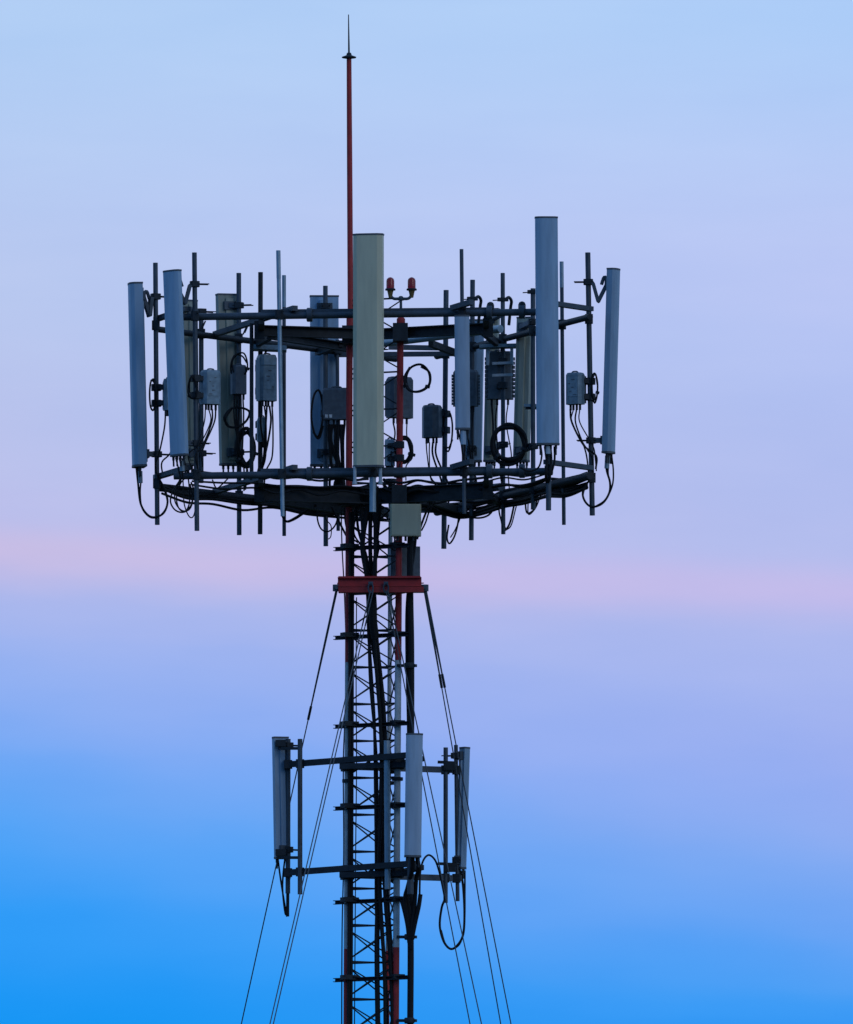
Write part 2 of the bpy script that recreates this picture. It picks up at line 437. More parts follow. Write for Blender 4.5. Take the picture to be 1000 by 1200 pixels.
pipe('K', 643, 643, 285, 598, Fd(643) - .09, 'pipe almost hidden by the tallest grey panel', r=.029)
pipe('R16', 658.3, 661, 307, 615, Rd(660) + .07, 'pale tipped pipe between the tallest grey panel and the frame corner', r=.021, tip=337)
pipe('D', 689, 694.3, 296, 604, -1.07, 'dark vertical pipe at the frame corner with the outermost tilted panel', r=.029)

# ------------------------------------------------------------------ panel antennas
def panel(label, pt, pb, yt, yb, Y, phi, wd, th, mt, pkey, up=None, lowb=None, scissor=True, ncon=4, lean=.0, Yb=None, group='panel antennas on the head frames', curve=.25, rods=-1):
    """pt/pb: centre pixel of the top/bottom end"""
    n0 = facing(phi) @ Vector((0, -1, 0))
    a = at(pt, yt, Y); b_ = at(pb, yb, Y)
    a = a + Vector((0, n0.y * lean, 0))
    zx = (a - b_).normalized(); xx = n0.cross(zx).normalized() * -1; yy = zx.cross(xx).normalized()
    mx = Matrix((xx, yy, zx)).transposed(); L = (a - b_).length
    t = thing('panel_antenna', b_, label, 'antenna', group)
    x, y = wd / 2, th / 2
    # radome profile: flat back, rounded front corners, slightly bowed front
    prof = [(x, y), (-x, y), (-x, -y * .35)]
    for k in range(1, 8):
        s = -1 + k / 4.
        prof.append((s * x * .93, -y * (1 - curve * abs(s) ** 3.0) if abs(s) < 1 else -y * (1 - curve)))
    prof.append((x, -y * .35)); prof = prof[::-1]
    prof = [(p[0], p[1]) for p in prof]
    rd = MB().prism(prof, .012, L - .012, b_, mx).build('radome', mt, t)
    big = [(p[0] * 1.03, p[1] * 1.05) for p in prof]
    MB().prism(big, L - .014, L + .004, b_, mx).build('end_cap', 'cap', rd)
    MB().prism(big, -.006, .016, b_, mx).build('end_cap', 'cap', rd)
    # back spine
    s = MB()
    s.prism([(-x * .35, y - .004), (x * .35, y - .004), (x * .35, y + .022), (-x * .35, y + .022)], .05, L - .05, b_, mx); s.build('spine', mt, t)
    for k in range(ncon):
        s = (k - (ncon - 1) / 2) * wd * .7 / max(ncon - 1, 1)
        q = b_ + mx @ Vector((s, 0, 0))
        c = MB().tube([q, q - zx * .045], .014, 8); c.tube([q - zx * .04, q - zx * .11], .010, 8); c.build('connector', 'dark', t)
    # brackets
    for (zz, isup) in ((up if up is not None else L * .93, True), (lowb if lowb is not None else L * .07, False)):
        back = b_ + mx @ Vector((0, y + .02, zz))
        q = pp(pkey, back.z)
        m_ = MB()
        m_.box(back, (wd * .55, .04, .09), mx)
        dirv = (q - back); dirv.z = 0; ln = dirv.length
        if ln < 1e-3: dirv = Vector((0, 1, 0))
        dv = dirv.normalized(); sd = Vector((-dv.y, dv.x, 0))
        if isup and scissor:
            j = back.lerp(q, .5) - Vector((0, 0, .21))
            for s in (-.03, .03):
                m_.beam(back + sd * s, j + sd * s, .012, .035); m_.beam(j + sd * s * 1.4, q - dv * .05 + sd * s * 1.4 + Vector((0, 0, -.01)), .012, .035)
            m_.tube([j - sd * .06, j + sd * .06], .012, 8)
            m_.tube(spline([back + Vector((0, 0, .02)), back + dv * .04 + Vector((0, 0, .05)), back + dv * .07 - Vector((0, 0, .03))], 4), .02, 8)
        else:
            for s in (-.03, .03): m_.beam(back + sd * s, q + sd * s, .012, .05)
        tb = m_.build('tilt_bracket', 'steel', t)
        cl = MB(); cl.box(q, (.10, .10, .06), facing(math.degrees(math.atan2(dv.y, dv.x))), ch=.02)
        for s in (-.042, .042):
            cl.tube([q - dv * .06 + sd * s, q + dv * .15 + sd * s], .006, 6)
        cl.build('pipe_clamp', 'dark', tb)
    return t, b_, mx, L

panels = {}
panels['A'] = panel('slim blue grey panel antenna on the outer corner pipe, seen edge on', 158, 163, 332, 547, -.48, -80, .24, .135, 'grey', 'A')
panels['B'] = panel('blue grey panel antenna tilted forward beside the slim edge-on panel', 201, 209.5, 317, 534, Fd(205) - .2, -38, .205, .085, 'grey', 'B')
panels['B2'] = panel('dark olive panel antenna seen from behind, next to the tilted blue grey panel', 221, 223, 352, 545, Ld(222) + .25, -150, .17, .1, 'olive', 'B2', scissor=False)
panels['C'] = panel('wide olive panel antenna seen from behind, with a bracket at its top', 266, 270.5, 345, 545, Ld(270) + .28, -158, .245, .12, 'olive', 'C', scissor=False)
panels['E'] = panel('wide blue grey panel antenna seen squarely from behind', 380, 380.5, 347, 546, Ld(381) + .27, -176, .305, .12, 'grey', 'E', scissor=False)
panels['G'] = panel('tall wide cream panel antenna in front of the red mast', 431.5, 431.5, 275, 547, Fd(437) - .28, -13, .315, .12, 'cream', 'G', lean=.06, ncon=0, curve=.12)
panels['H'] = panel('short narrow blue grey panel antenna facing the viewer', 541.5, 542.5, 370, 503, Fd(541) - .26, 3, .155, .07, 'pale', 'H', lean=.04, ncon=2, scissor=False)
panels['K'] = panel('tallest blue grey panel antenna, standing high above the frame', 640.5, 642.5, 255, 521, Fd(643) - .26, 6, .235, .1, 'grey', 'K', lean=.06)
panels['D'] = panel('blue grey panel antenna leaning outward beyond the frame corner', 720, 714, 315, 531, -1.12, 62, .15, .1, 'grey', 'D')
panels['I'] = panel('olive grey panel antenna seen from behind, half hidden by the large radio unit', 579, 575, 362, 541, Rd(580) + .42, 160, .13, .1, 'olive', 'R14', scissor=False)
panels['J'] = panel('tapering olive panel antenna seen from behind, next to the tallest panel', 616.5, 612, 372, 541, Rd(615) + .28, 150, .17, .1, 'olive', 'R15', scissor=False)
for px in (552,):
    panels['I2'] = panel('pale grey panel antenna hidden behind the finned radio unit', 557, 554, 375, 541, Rd(553) + .28, 172, .2, .1, 'grey', 'R13', scissor=False)
for key, px, py, pk in (('I', 589.5, 351, 'R14'), ('J', 624.7, 342, 'R15'), ('I2', 553.8, 350, 'R13')):
    Yh = PIPES[pk][0].y; m_ = MB()
    m_.box(at(px, py, Yh), (.12, .09, .035), ch=.02)
    for dy in (-.03, .03): m_.tube([at(px - 12, py + 1, Yh + dy), at(px + 6, py, Yh + dy)], .006, 6)
    for dy in (-.035, .035):
        m_.tube(spline([at(px + 3, py, Yh + dy), at(px + 7, py - 2.5, Yh + dy + .05), at(px + 10, py + 2, Yh + dy + .1), at(px + 9, py + 10, Yh + dy + .14), at(px + 7, py + 30, Yh + dy + .2)], 4), .017, 8)
    m_.build('hook_bracket', 'dark', panels[key][0])
for px in (575, 612):
    q = MB().lathe([(.04, 0), (.04, .05), (.03, .075), (.012, .085)], on(px, Fd(px), ZU + .03), 10); q.build('lug', 'dark', ringU)
# pegs under the cream panel
gt = panels['G'][0]
for px in (416, 446):
    a, b_ = at(px, 549, Fd(437) - .28), at(px, 564, Fd(437) - .28)
    c = MB().tube([a + Vector((0, 0, .02)), b_], .018, 8); c.tube([b_, b_ - Vector((0, 0, .03))], .024, 8); c.build('connector', 'shield', gt)

# ------------------------------------------------------------------ radio units
UNITS = {}
def radio(key, label, x0, x1, y0, y1, Y, phi, dp, mt, pkey, hood=False, fins=False, chamf=.03, marks=True, group='remote radio units', ncab=4, sticker=False):
    a = at((x0 + x1) / 2, y0, Y); b_ = at((x0 + x1) / 2, y1, Y); H = a.z - b_.z
    app = (x1 - x0) / PPM; s_, c_ = abs(math.sin(R(phi))), abs(math.cos(R(phi)))
    wd = max((app - dp * s_) / max(c_, .3), .1)
    mx = facing(phi); t = thing('radio_unit', b_, label, 'radio unit', group)
    cz = b_ + Vector((0, 0, H / 2))
    x, y = wd / 2, dp / 2
    body = MB()
    prof = [(-x + chamf, -y), (x - chamf, -y), (x, -y + chamf), (x, y - .01), (x - .01, y), (-x + .01, y), (-x, y - .01), (-x, -y + chamf)]
    body.prism(prof, 0, H * .93, b_, mx); body.prism(prof, H * .93, H, b_, mx, taper=.86)
    body.build('housing', mt, t)
    f = MB()
    for k in range(9):
        zf = (k + .5) / 9
        f.box(b_ + mx @ Vector((0, 0, H * .9 * zf)) if False else b_ + mx @ Vector((-x * .86 + 2 * x * .86 * k / 8, y + .022, H * .48)), (.008, .045, H * .86), mx)
    if fins:
        for k in range(10):
            for s in (-1, 1): f.box(b_ + mx @ Vector((s * (x + .006), 0, H * (.07 + .086 * k))), (.022, dp * .8, H * .05), mx)
    f.build('cooling_fins', mt if fins else 'unitd', t)
    if marks:
        q = MB()
        q.box(b_ + mx @ Vector((0, -y - .002, H * .55)), (wd * .62, .006, H * .62), mx); q.build('cover', mt, t)
        for k in range(5):
            zz = H * (.3 + .12 * k + random.uniform(-.02, .02)); sx = random.uniform(-.2, .2) * wd
            MB().box(b_ + mx @ Vector((sx, -y - .005, zz)), (wd * random.uniform(.1, .22), .006, H * .025), mx).build('ridge', 'unitd', t)
    if sticker:
        for k in (0, 1):
            MB().box(b_ + mx @ Vector((-x * .7 + k * .045, -y - .004, H * .1)), (.03, .004, .035), mx).build('sticker', 'stick', t)
    if hood:
        q = MB(); q.box(b_ + mx @ Vector((-x * .05, -.01, H * .88)), (wd * .86, dp * 1.08, H * .22), mx, ch=.025); q.build('hood', mt, t)
    for k in range(4):
        c = b_ + mx @ Vector(((-.6 + .4 * k) * x, random.uniform(-.4, .4) * y, 0))
        MB().tube([c + Vector((0, 0, .01)), c - Vector((0, 0, .06))], .013, 8).build('gland', 'dark', t)
    h = MB().tube(spline([a + mx @ Vector((-x * .4, 0, -.02)), a + mx @ Vector((-x * .3, 0, .012)), a + mx @ Vector((x * .3, 0, .012)), a + mx @ Vector((x * .4, 0, -.02))], 4), .008, 6)
    h.build('handle', 'unitd', t)
    for zz in (.25, .75):
        q = pp(pkey, b_.z + H * zz) if pkey in PIPES else leg_pt(pkey, b_.z + H * zz)
        c = MB(); o = b_ + Vector((0, 0, H * zz))
        c.beam(o, q, .09, .05); c.box(q, (.1, .1, .07), mx, ch=.02); c.build('mount_bracket', 'dark', t)
    UNITS[key] = (b_, mx, wd, dp)
    return t
radio('1', 'mottled grey radio unit on the tall dark pipe next to the tilted blue grey panel', 234, 260, 434, 474, Fd(240) - .02, 24, .13, 'unit', 'B')
radio('2', 'hooded grey radio unit under a pale sunshade on the dark pipe', 300, 326, 416, 470, Ld(310) - .15, 22, .14, 'unit', 'P4', hood=True)
radio('3', 'small grey filter box below the hooded radio unit', 302, 313, 489, 518, Ld(308) - .08, 10, .07, 'unit', 'P4', marks=False)
radio('4', 'plain dark grey radio box with a white sticker before the wide panel back', 378, 411, 455, 492, Ld(392) - .25, -4, .14, 'unitd', 'E', marks=False, sticker=True, chamf=.012)
radio('5', 'dark radio unit tucked behind the lamp-topped mast leg', 452, 486, 442, 490, .12, 28, .14, 'unitd', 'c', marks=True)
radio('5b', 'small pale grey box low on the lamp-topped mast leg beside the cream panel', 451, 463, 515, 546, -.1, 0, .08, 'shield', 'b', marks=False, chamf=.012)
radio('6', 'rounded dark grey radio unit hung beside the lamp-topped mast leg', 492, 519, 475, 513, Rd(515) - .27, -28, .14, 'unitd', 'R11', marks=False, chamf=.05)
radio('7', 'finned dark radio unit half hidden by the short narrow panel', 531, 561, 434, 476, Rd(550) - .3, 0, .13, 'unitd', 'R13', fins=True)
radio('8', 'large dark radio unit with handle bars above the cable coil', 570, 602, 412, 468, Rd(589) + .14, 0, .13, 'unitd', 'R14', marks=False, fins=True)
radio('9', 'mottled grey radio unit between the tallest panel and the corner pipe', 662, 686, 437, 474, -1.12, -26, .12, 'unit', 'D')
radio('10', 'small grey radio unit partly behind the tilted blue grey panel', 191, 204, 444, 481, -.5, 10, .09, 'unit', 'A', marks=False)
radio('12', 'dark radio unit in front of the wide olive panel back', 270, 290, 428, 462, Ld(282) - .12, 14, .12, 'unitd', 'C', marks=False)
# extra fittings of the large radio unit (handles and sun roof)
t8 = [o for o in bpy.data.objects if o.get('label', '').startswith('large dark radio')][0]
Y8 = Rd(589) - .13
for py in (426, 440):
    MB().beam(at(577, py, Y8 - .02), at(601, py - 1, Y8 - .02), .03, .028).build('handle_bar', 'shield', t8)
MB().beam(at(562, 406.5, Y8 + .05), at(605, 405.5, Y8 + .05), .22, .035).build('sunshade', 'unit', t8)
for px in (572, 600):
    MB().beam(at(px, 405, Y8), at(px, 428, Y8), .03, .03).build('hanger', 'shield', t8)
t2 = [o for o in bpy.data.objects if o.get('label', '').startswith('hooded grey radio')][0]
MB().beam(at(297, 407.5, Ld(310) - .14), at(336, 409, Ld(310) - .14), .26, .05).build('sunshade', 'unit', t2)
MB().tube([at(313, 410, Ld(310) - .13), at(308, 420, Ld(310) - .13)], .012, 6).build('hanger', 'dark', t2)
# arm bracket on pipe R15
q = thing('support_arm', at(625, 476, Rd(625)), 'small grey steel arm on the pipe behind the tallest panel', 'arm')
MB().beam(at(614, 475.5, Rd(625) - .02), at(632, 475.5, Rd(625) - .02), .1, .03).build('plate', 'unit', q)
MB().beam(at(616, 478, Rd(625) - .02), at(632, 478, Rd(625) - .02), .06, .03).build('rib', 'dark', q)

# cabinet below the platform and grey box behind the mast leg
def cabinet(label, x0, x1, y0, y1, Y, phi, dp, mt):
    a = at((x0 + x1) / 2, y0, Y); b_ = at((x0 + x1) / 2, y1, Y); H = a.z - b_.z
    t = thing('equipment_box', b_, label, 'box'); mx = facing(phi); wd = (x1 - x0) / PPM
    MB().box(b_ + Vector((0, 0, H / 2)), (wd, dp, H), mx, ch=.012).build('housing', mt, t)
    MB().box(b_ + mx @ Vector((0, -dp / 2 - .002, H / 2)), (wd * .93, .012, H * .94), mx).build('lid', mt, t)
    for s in (-1, 1):
        MB().box(b_ + mx @ Vector((s * wd * .25, dp / 2 + .05, H / 2)), (.04, .1, H * .5), mx).build('mount_bracket', 'dark', t)
    for k in range(3):
        c = b_ + mx @ Vector(((k - 1) * wd * .25, 0, 0)); MB().tube([c + Vector((0, 0, .01)), c - Vector((0, 0, .05))], .013, 8).build('gland', 'dark', t)
    return t
cabinet('flat square cream box on the lamp-topped mast leg just below the platform', 457.5, 493.5, 591, 628.5, -.46, 4, .10, 'cream')
cabinet('dark grey upright box behind the lamp-topped mast leg above the red collar', 456, 491, 641, 682, .06, 12, .2, 'unitd')

# ------------------------------------------------------------------ red guy collar
zc = at(440, 686, -.3).z
gc = thing('guy_collar', on(445, 0, zc), 'red steel collar clamped round the mast where the guy wires start', 'collar')
MB().beam(on(396, -.46, zc + .02), on(494, -.50, zc + .02), .06, .1, True).build('channel', 'red', gc)
MB().beam(on(397, -.425, zc - .062), on(497, -.465, zc - .062), .12, .058).build('bottom_plate', 'red', gc)
MB().beam(on(397, -.42, zc + .075), on(493, -.46, zc + .075), .12, .014).build('top_plate', 'red', gc)
MB().beam(on(398, -.2, zc), on(455, .5, zc), .06, .08, True).build('channel', 'red', gc)
MB().beam(on(494, -.2, zc), on(455, .5, zc), .06, .08, True).build('channel', 'red', gc)
HK = {}
for k, (px, py, Y) in dict(l=(394.5, 689, -.42), ml=(434.5, 688, -.55), mr=(452.5, 688, -.55), r=(498, 689, -.45)).items():
    c = MB(); p = at(px, py, Y); HK[k] = p
    if k in 'lr':
        c.box(p, (.08, .06, .07), ch=.02); c.tube([p + Vector((0, -.06, .0)), p + Vector((0, .06, .0))], .018, 8)
    else:
        pts = [p + Vector((.026 * math.sin(t), 0, .05 * math.cos(t) - .01)) for t in [2 * math.pi * i / 14 for i in range(15)]]
        c.tube(pts, .009, 6, caps=False); c.box(p + Vector((0, .03, .04)), (.05, .05, .04))
    c.build('shackle', 'steel', gc)

# ------------------------------------------------------------------ guy wires and their anchors
def guy(hook, x1, y1, Yend_sign, label, group, rod=.8, dx=0):
    a = HK[hook] + Vector((dx, 0, -.03))
    # horizontal run per metre of fall, from the direction in the picture
    b_ = at(x1, y1, a.y + Yend_sign * 1.36)
    d = b_ - a; e = a + d * (a.z - .15) / (a.z - b_.z)
    t = thing('guy_wire', e, label, 'guy wire', group)
    MB().tube([a, a.lerp(e, .5), e], .0065, 6).build('strand', 'wire', t)
    dn = (e - a).normalized()
    MB().tube([a, a + dn * rod * .5, a + dn * rod], [.014, .012, .008] if rod > .5 else [.006, .0055, .005], 8).build('turnbuckle', 'steel', t)
    MB().tube([a + dn * rod * .97, a + dn * (rod + .12)], .014 if rod > .5 else .0075, 8).build('grip', 'dark', t)
    return e
ends = []
e1 = guy('l', 283, 1200, 2.3, 'single steel guy wire from the collar end, passing the back-view side panel', 'far guy wires', rod=1.5)
lab = 'one of two close steel guy wires from the collar shackle below the lightning rod leg'
e2 = guy('ml', 316.5, 1200, -1, lab, 'paired guy wires of the lightning rod leg shackle', rod=.3)
e3 = guy('ml', 320.5, 1200, -1, lab, 'paired guy wires of the lightning rod leg shackle', rod=.3, dx=.03)
lab = 'one of two steel guy wires from the collar shackle beside the lamp-topped leg'
e4 = guy('mr', 551, 1200, -.12, lab, 'paired guy wires of the lamp-topped leg shackle', rod=.3)
e5 = guy('mr', 564.5, 1200, -.12, lab, 'paired guy wires of the lamp-topped leg shackle', rod=.3, dx=.02)
lab = 'one of two steel guy wires from the collar end under the cream box'
e6 = guy('r', 587, 1200, 1, lab, 'paired guy wires of the collar end', rod=.95)
e7 = guy('r', 599, 1200, 1, lab, 'paired guy wires of the collar end', rod=.95, dx=.01)
for i, grp in enumerate(((e1,), (e2, e3), (e4, e5), (e6, e7))):
    c = sum(grp, Vector()) / len(grp); sz = max(.5, max((q - c).length for q in grp) * 2 + .4)
    o = MB().prism([(-sz / 2, -.4), (sz / 2, -.4), (sz / 2, .4), (-sz / 2, .4)], -.1, .22, (c.x, c.y, 0)).build('guy_anchor', 'concrete')
    tag(o, 'concrete guy anchor block in the grass', 'anchor', 'guy anchors')

# ------------------------------------------------------------------ lower side antennas
zA = at(400, 893, .1).z; zB = at(400, 1020, .1).z
for z, lab in ((zA, 'upper triangle of dark side arms on the mast carrying the lower panel antennas'), (zB, 'lower triangle of dark side arms on the mast under the lower panel antennas')):
    t = thing('side_arm_frame', on(440, 0, z), lab, 'frame')
    d = .0 if z == zA else -.01
    MB().beam(on(338, .42, z), on(486, -.62, z + .02), .06, .062).build('arm', 'dark', t)
    MB().beam(on(400, -.05, z - .06), on(540, .45, z - .06), .06, .062).build('arm', 'steel', t)
    MB().beam(on(452, .62, z - .02), on(494, -.6, z - .02), .06, .055).build('arm', 'dark', t)
    MB().beam(on(399, -.12, z - .065), on(478, -.38, z - .065), .05, .06).build('arm', 'dark', t)
    for k in 'abc':
        p = leg_pt(k, z - .03); MB().box(p, (.13, .13, .15), facing(20), ch=.02).build('leg_clamp', 'dark', t)
    for px, Y in ((338, .42), (352, .32), (483, -.6), (522, .4), (535, .43)):
        MB().box(on(px, Y, z - (.0 if px < 500 else .06)), (.09, .1, .09), ch=.015).build('pipe_clamp', 'dark', t)
kw = dict(clamps=False, group='pipes of the side arms')
pipe('S0', 338, 337.5, 866, 1047, .48, 'dark pipe fixed along the edge of the back-view side panel', **kw)
pipe('S1', 351.8, 351.8, 866, 1048, .26, 'dark pipe on the side arms standing free beside the back-view panel', **kw)
pipe('S2', 522.5, 522.3, 876, 1058, .36, 'dark pipe inside the outward leaning side panel', r=.025, **kw)
pipe('S3', 534.5, 536.5, 873, 1056, .44, 'dark pipe right against the outward leaning side panel', r=.022, **kw)
pipe('S4', 483, 481, 870, 1048, -.62, 'dark pipe hidden behind the side panel facing the viewer', r=.036, **kw)
pipe('S5', 453.5, 454.5, 868, 1042, -.36, 'pale thick pipe upright on the mast face between the side arms', 'bright', .034, **kw)
sg = dict(group='panel antennas on the side arms', lean=.0)
panels['P'] = panel('small grey panel antenna on the side arm, seen from behind', 328, 330.5, 864, 1006, .52, -158, .165, .1, 'grey', 'S0', scissor=False, ncon=2, **sg)
panels['Q'] = panel('small pale panel antenna in front of the mast, facing the viewer', 486, 484, 860, 1004, -.82, 4, .175, .08, 'pale', 'S4', scissor=False, ncon=2, group='panel antennas on the side arms', lean=.02)
panels['S'] = panel('small grey panel antenna on the side arm, leaning outward, seen from the side', 545.5, 541, 876, 1018, .46, 125, .1, .085, 'grey', 'S3', scissor=False, ncon=2, **sg)
# square back brackets of panel P
for py in (871, 999):
    q = MB(); p = at(329, py, .40)
    q.box(p, (.11, .05, .07)); q.beam(at(330, py + 6, .36), at(350, py + 6, .28), .03, .03); q.build('back_bracket', 'dark', panels['P'][0])
for py in (893, 1012):
    q = MB(); q.beam(at(513, py, .33), at(536, py + 1, .33), .03, .03); q.beam(at(520, py + 6, .33), at(534, py + 6, .33), .05, .07)
    q.build('back_bracket', 'dark', panels['S'][0])

# ------------------------------------------------------------------ cables
def cable(pts, r, label, group, name='jumper_cable', n=7, k=6):
    o = MB().tube(spline(pts, k), r, n).build(name, 'black')
    return tag(o, label, 'cable', group)
def pc(lst, Y): return [at(q[0], q[1], Y if len(q) < 3 else q[2]) for q in lst]
def loops(lst, Y, r, label, group): return cable(pc(lst, Y), r, label, group)

# thick feeder runs inside and beside the mast
FG = 'black feeder cables running down the mast'
def feeder(lst, r, label): return cable(pc(lst, -.1), r, label, FG, 'feeder_cable', 8, 8)
lab = 'thick black feeder cable inside the lattice mast, one of the main bundle'
feeder([(431, 575, -.3), (430, 600, -.22), (425, 640, -.2), (433, 690, -.16), (436, 740, -.15), (444, 800, -.15), (447, 850, -.15), (448, 900, -.15), (446, 960, -.15), (445, 1020, -.15), (442, 1100, -.15), (443, 1210, -.15), (443, 1290, -.15)], .028, lab)
feeder([(425, 572, -.3), (424, 600, -.2), (427, 650, -.2), (431, 700, -.22), (432, 740, -.2), (436, 800, -.2), (439, 850, -.2), (440, 920, -.2), (441, 1000, -.2), (441, 1060, -.2), (443, 1130, -.2), (443, 1290, -.2)], .017, lab)
feeder([(446, 585, -.25), (443, 620, -.2), (438, 680, -.2), (441, 740, -.2), (450, 830, -.2), (452, 900, -.2), (450, 1000, -.2), (452, 1060, -.25), (457, 1120, -.25), (460, 1200, -.25), (460, 1290, -.25)], .02, lab)
feeder([(435, 580, -.2), (434, 640, -.15), (437, 700, -.12), (441, 770, -.1), (446, 840, -.1), (449, 900, -.1), (452, 980, -.1), (454, 1050, -.1), (459, 1130, -.15), (462, 1290, -.15)], .022, lab)
feeder([(442, 570, -.4), (440, 610, -.3), (440, 670, -.3), (438, 720, -.28), (441, 780, -.25), (446, 850, -.25), (448, 930, -.25), (444, 1010, -.25), (447, 1080, -.25), (451, 1150, -.25), (452, 1290, -.25)], .02, lab)
feeder([(417, 575, 0), (420, 620, 0), (431, 660, -.1), (432, 720, -.1), (434, 800, -.05), (441, 880, -.05), (443, 960, -.05), (447, 1060, -.1), (454, 1180, -.1), (455, 1290, -.1)], .014, lab)
feeder([(436, 692, -.3), (437, 710, -.3), (437.5, 730, -.28), (440, 748, -.25)], .045, 'fat black wrapped cable bundle hanging just below the red collar')
lab = 'black feeder cable strapped along the lightning rod leg of the mast'
for dx, r in ((0, .018), (3.2, .015)):
    feeder([(411 + dx, 600, -.05), (410.5 + dx, 700, -.06), (410 + dx, 850, -.06), (409.5 + dx, 1000, -.06), (409 + dx, 1120, -.06), (408 + dx, 1290, -.06)], r, lab)
lab = 'thin dark cable hanging just outside the lightning rod leg'
feeder([(400, 598, .1), (401, 640, .1), (404, 700, .1), (406, 780, .1), (404, 850, .1), (402.5, 900, .1), (403, 1000, .1), (401, 1100, .1), (400.5, 1290, .1)], .007, lab)
feeder([(418, 700, .1), (417.5, 800, .1), (418, 900, .1), (417, 1000, .1), (415, 1290, .1)], .006, lab)
lab = 'thick black cable trunk standing beside the lamp-topped mast leg'
trunk = feeder([(484, 575, -.3), (483, 600, -.3), (481, 640, -.33), (481, 700, -.36), (482, 760, -.36), (482, 860, -.36), (481, 960, -.36), (481, 1060, -.40), (481.5, 1120, -.38), (481, 1200, -.36), (481, 1290, -.36)], .034, lab)
feeder([(492, 578, -.3), (489, 600, -.28), (486, 640, -.3), (478, 700, -.32), (477, 760, -.32), (479, 860, -.32), (480, 1000, -.34), (478, 1060, -.38), (480, 1120, -.36), (480, 1290, -.34)], .018, lab)
lab = 'black feeder cable fanning out of the trunk under the small pale panel'
for a in ([(484, 1004, -.8), (483, 1020, -.72), (478, 1040, -.55), (475, 1055, -.5), (479, 1090, -.45), (481, 1110, -.42)],
          [(489, 1004, -.8), (491, 1018, -.7), (488, 1030, -.6), (486, 1060, -.5), (482, 1090, -.45), (482, 1112, -.42)],
          [(493, 1048, -.5), (491, 1062, -.5), (487, 1080, -.47), (483, 1100, -.44)],
          [(470, 1052, -.3), (474, 1066, -.4), (478, 1085, -.42), (480, 1105, -.42)],
          [(477, 1050, -.5), (480, 1075, -.46), (481, 1095, -.44)]):
    cable(pc(a, 0), .024, lab, FG, 'feeder_cable')
# trunk straps
for py in (780, 1098, 1196):
    p = at(480, py, -.37); q = MB().lathe([(.05, -.03), (.055, -.02), (.055, .02), (.05, .03)], p, 12); q.beam(at(466, py, -.28), at(488, py, -.38), .04, .03)
    tag(q.build('cable_strap', 'dark'), 'dark clamp holding the cable trunk to the lamp-topped mast leg', 'clamp', 'trunk clamps')

# loops below the panels
def droop(lst, Y, r, own): return cable(pc(lst, Y), r, 'black jumper cable looping below ' + own, 'jumper cables below ' + own)
own = 'the slim edge-on panel'
droop([(160, 547), (162, 566), (165, 590), (173, 603), (182, 606), (192, 601), (196.5, 588), (193, 573), (187, 562)], -.46, .012, own)
droop([(164, 547), (165.5, 560), (164.5, 578), (167, 596), (177, 606.5), (188, 604), (196, 592), (194, 578), (188, 566, -.4)], -.44, .009, own)
a = at(164.5, 552, -.48); MB().tube([a, at(164.8, 566, -.48)], .024, 8).build('connector_boot', 'unit', panels['A'][0])
own = 'the tilted blue grey panel'
Yb = Fd(210) - .1
droop([(206, 536), (210, 552), (211, 562), (203, 575), (200, 588), (206, 598), (216, 600), (224, 592), (227, 575), (224, 565)], Yb, .009, own)
droop([(210, 536), (214, 556), (215, 570), (216, 590), (221, 604), (226, 606), (229, 596), (229, 575)], Yb + .05, .007, own)
droop([(214, 537), (213, 560), (206, 574), (205.5, 588), (213, 598), (222, 597), (226, 585), (223, 567)], Yb + .08, .008, own)
droop([(216, 538), (220, 556), (222, 572), (222, 590), (217, 599), (210, 596), (207, 583), (211, 568), (217, 560)], Yb + .1, .008, own)
a = at(213.5, 540, Yb - .06); MB().tube([a, at(214, 552, Yb - .06)], .026, 8).build('connector_boot', 'unit', panels['B'][0])
own = 'the corner panel leaning outward'
droop([(711, 533), (711, 550), (715, 565), (714, 578), (706, 590), (694, 594), (686, 588), (683, 578), (687, 568), (692, 562)], -1.1, .012, own)
droop([(717, 533), (719, 552), (718, 568), (712, 582), (702, 592), (690, 592.5), (683.5, 582), (686, 570)], -1.08, .009, own)
droop([(714, 533), (713, 555), (716, 572), (709, 586), (697, 594)], -1.12, .008, own)
a = at(712, 534, -1.12); MB().tube([a, at(711.3, 549, -1.12)], .026, 8).build('connector_boot', 'unit', panels['D'][0])
own = 'the tallest panel'
Yk = Fd(643) - .2
droop([(634, 523), (635, 535), (631, 548), (620, 552), (610, 548)], Yk, .010, own)
droop([(639, 523), (641, 540), (640, 558), (643, 575, Yk + .3)], Yk, .016, own)
droop([(645, 523), (646, 540), (644, 560), (640, 572, Yk + .3)], Yk, .016, own)
droop([(650, 523), (650, 540), (646, 556)], Yk, .012, own)
a = at(642, 523, Yk - .05); MB().tube([a, at(642.5, 532, Yk - .05)], .03, 10).build('connector_boot', 'shield', panels['K'][0])
own = 'the short narrow panel'
Yh = Fd(541) - .2
droop([(540, 504), (541, 520), (543, 540), (543, 560)], Yh, .010, own)
droop([(545, 504), (545, 525), (543.5, 545), (545, 560)], Yh, .010, own)
a = at(543, 505, Yh - .05); MB().tube([a, at(543, 521, Yh - .05)], .03, 10).build('connector_boot', 'pale', panels['H'][0])
own = 'the back-view side panel'
droop([(326, 1007), (329, 1030), (333, 1055), (336.5, 1074), (337, 1060), (337, 1040)], .5, .010, own)
droop([(334, 1007), (332, 1025), (331.5, 1045), (335, 1072), (337.4, 1050), (340, 1028), (346, 1022, .36)], .48, .010, own)
droop([(337.5, 1045), (337.3, 1074)], .48, .018, own)
own = 'the outward leaning side panel'
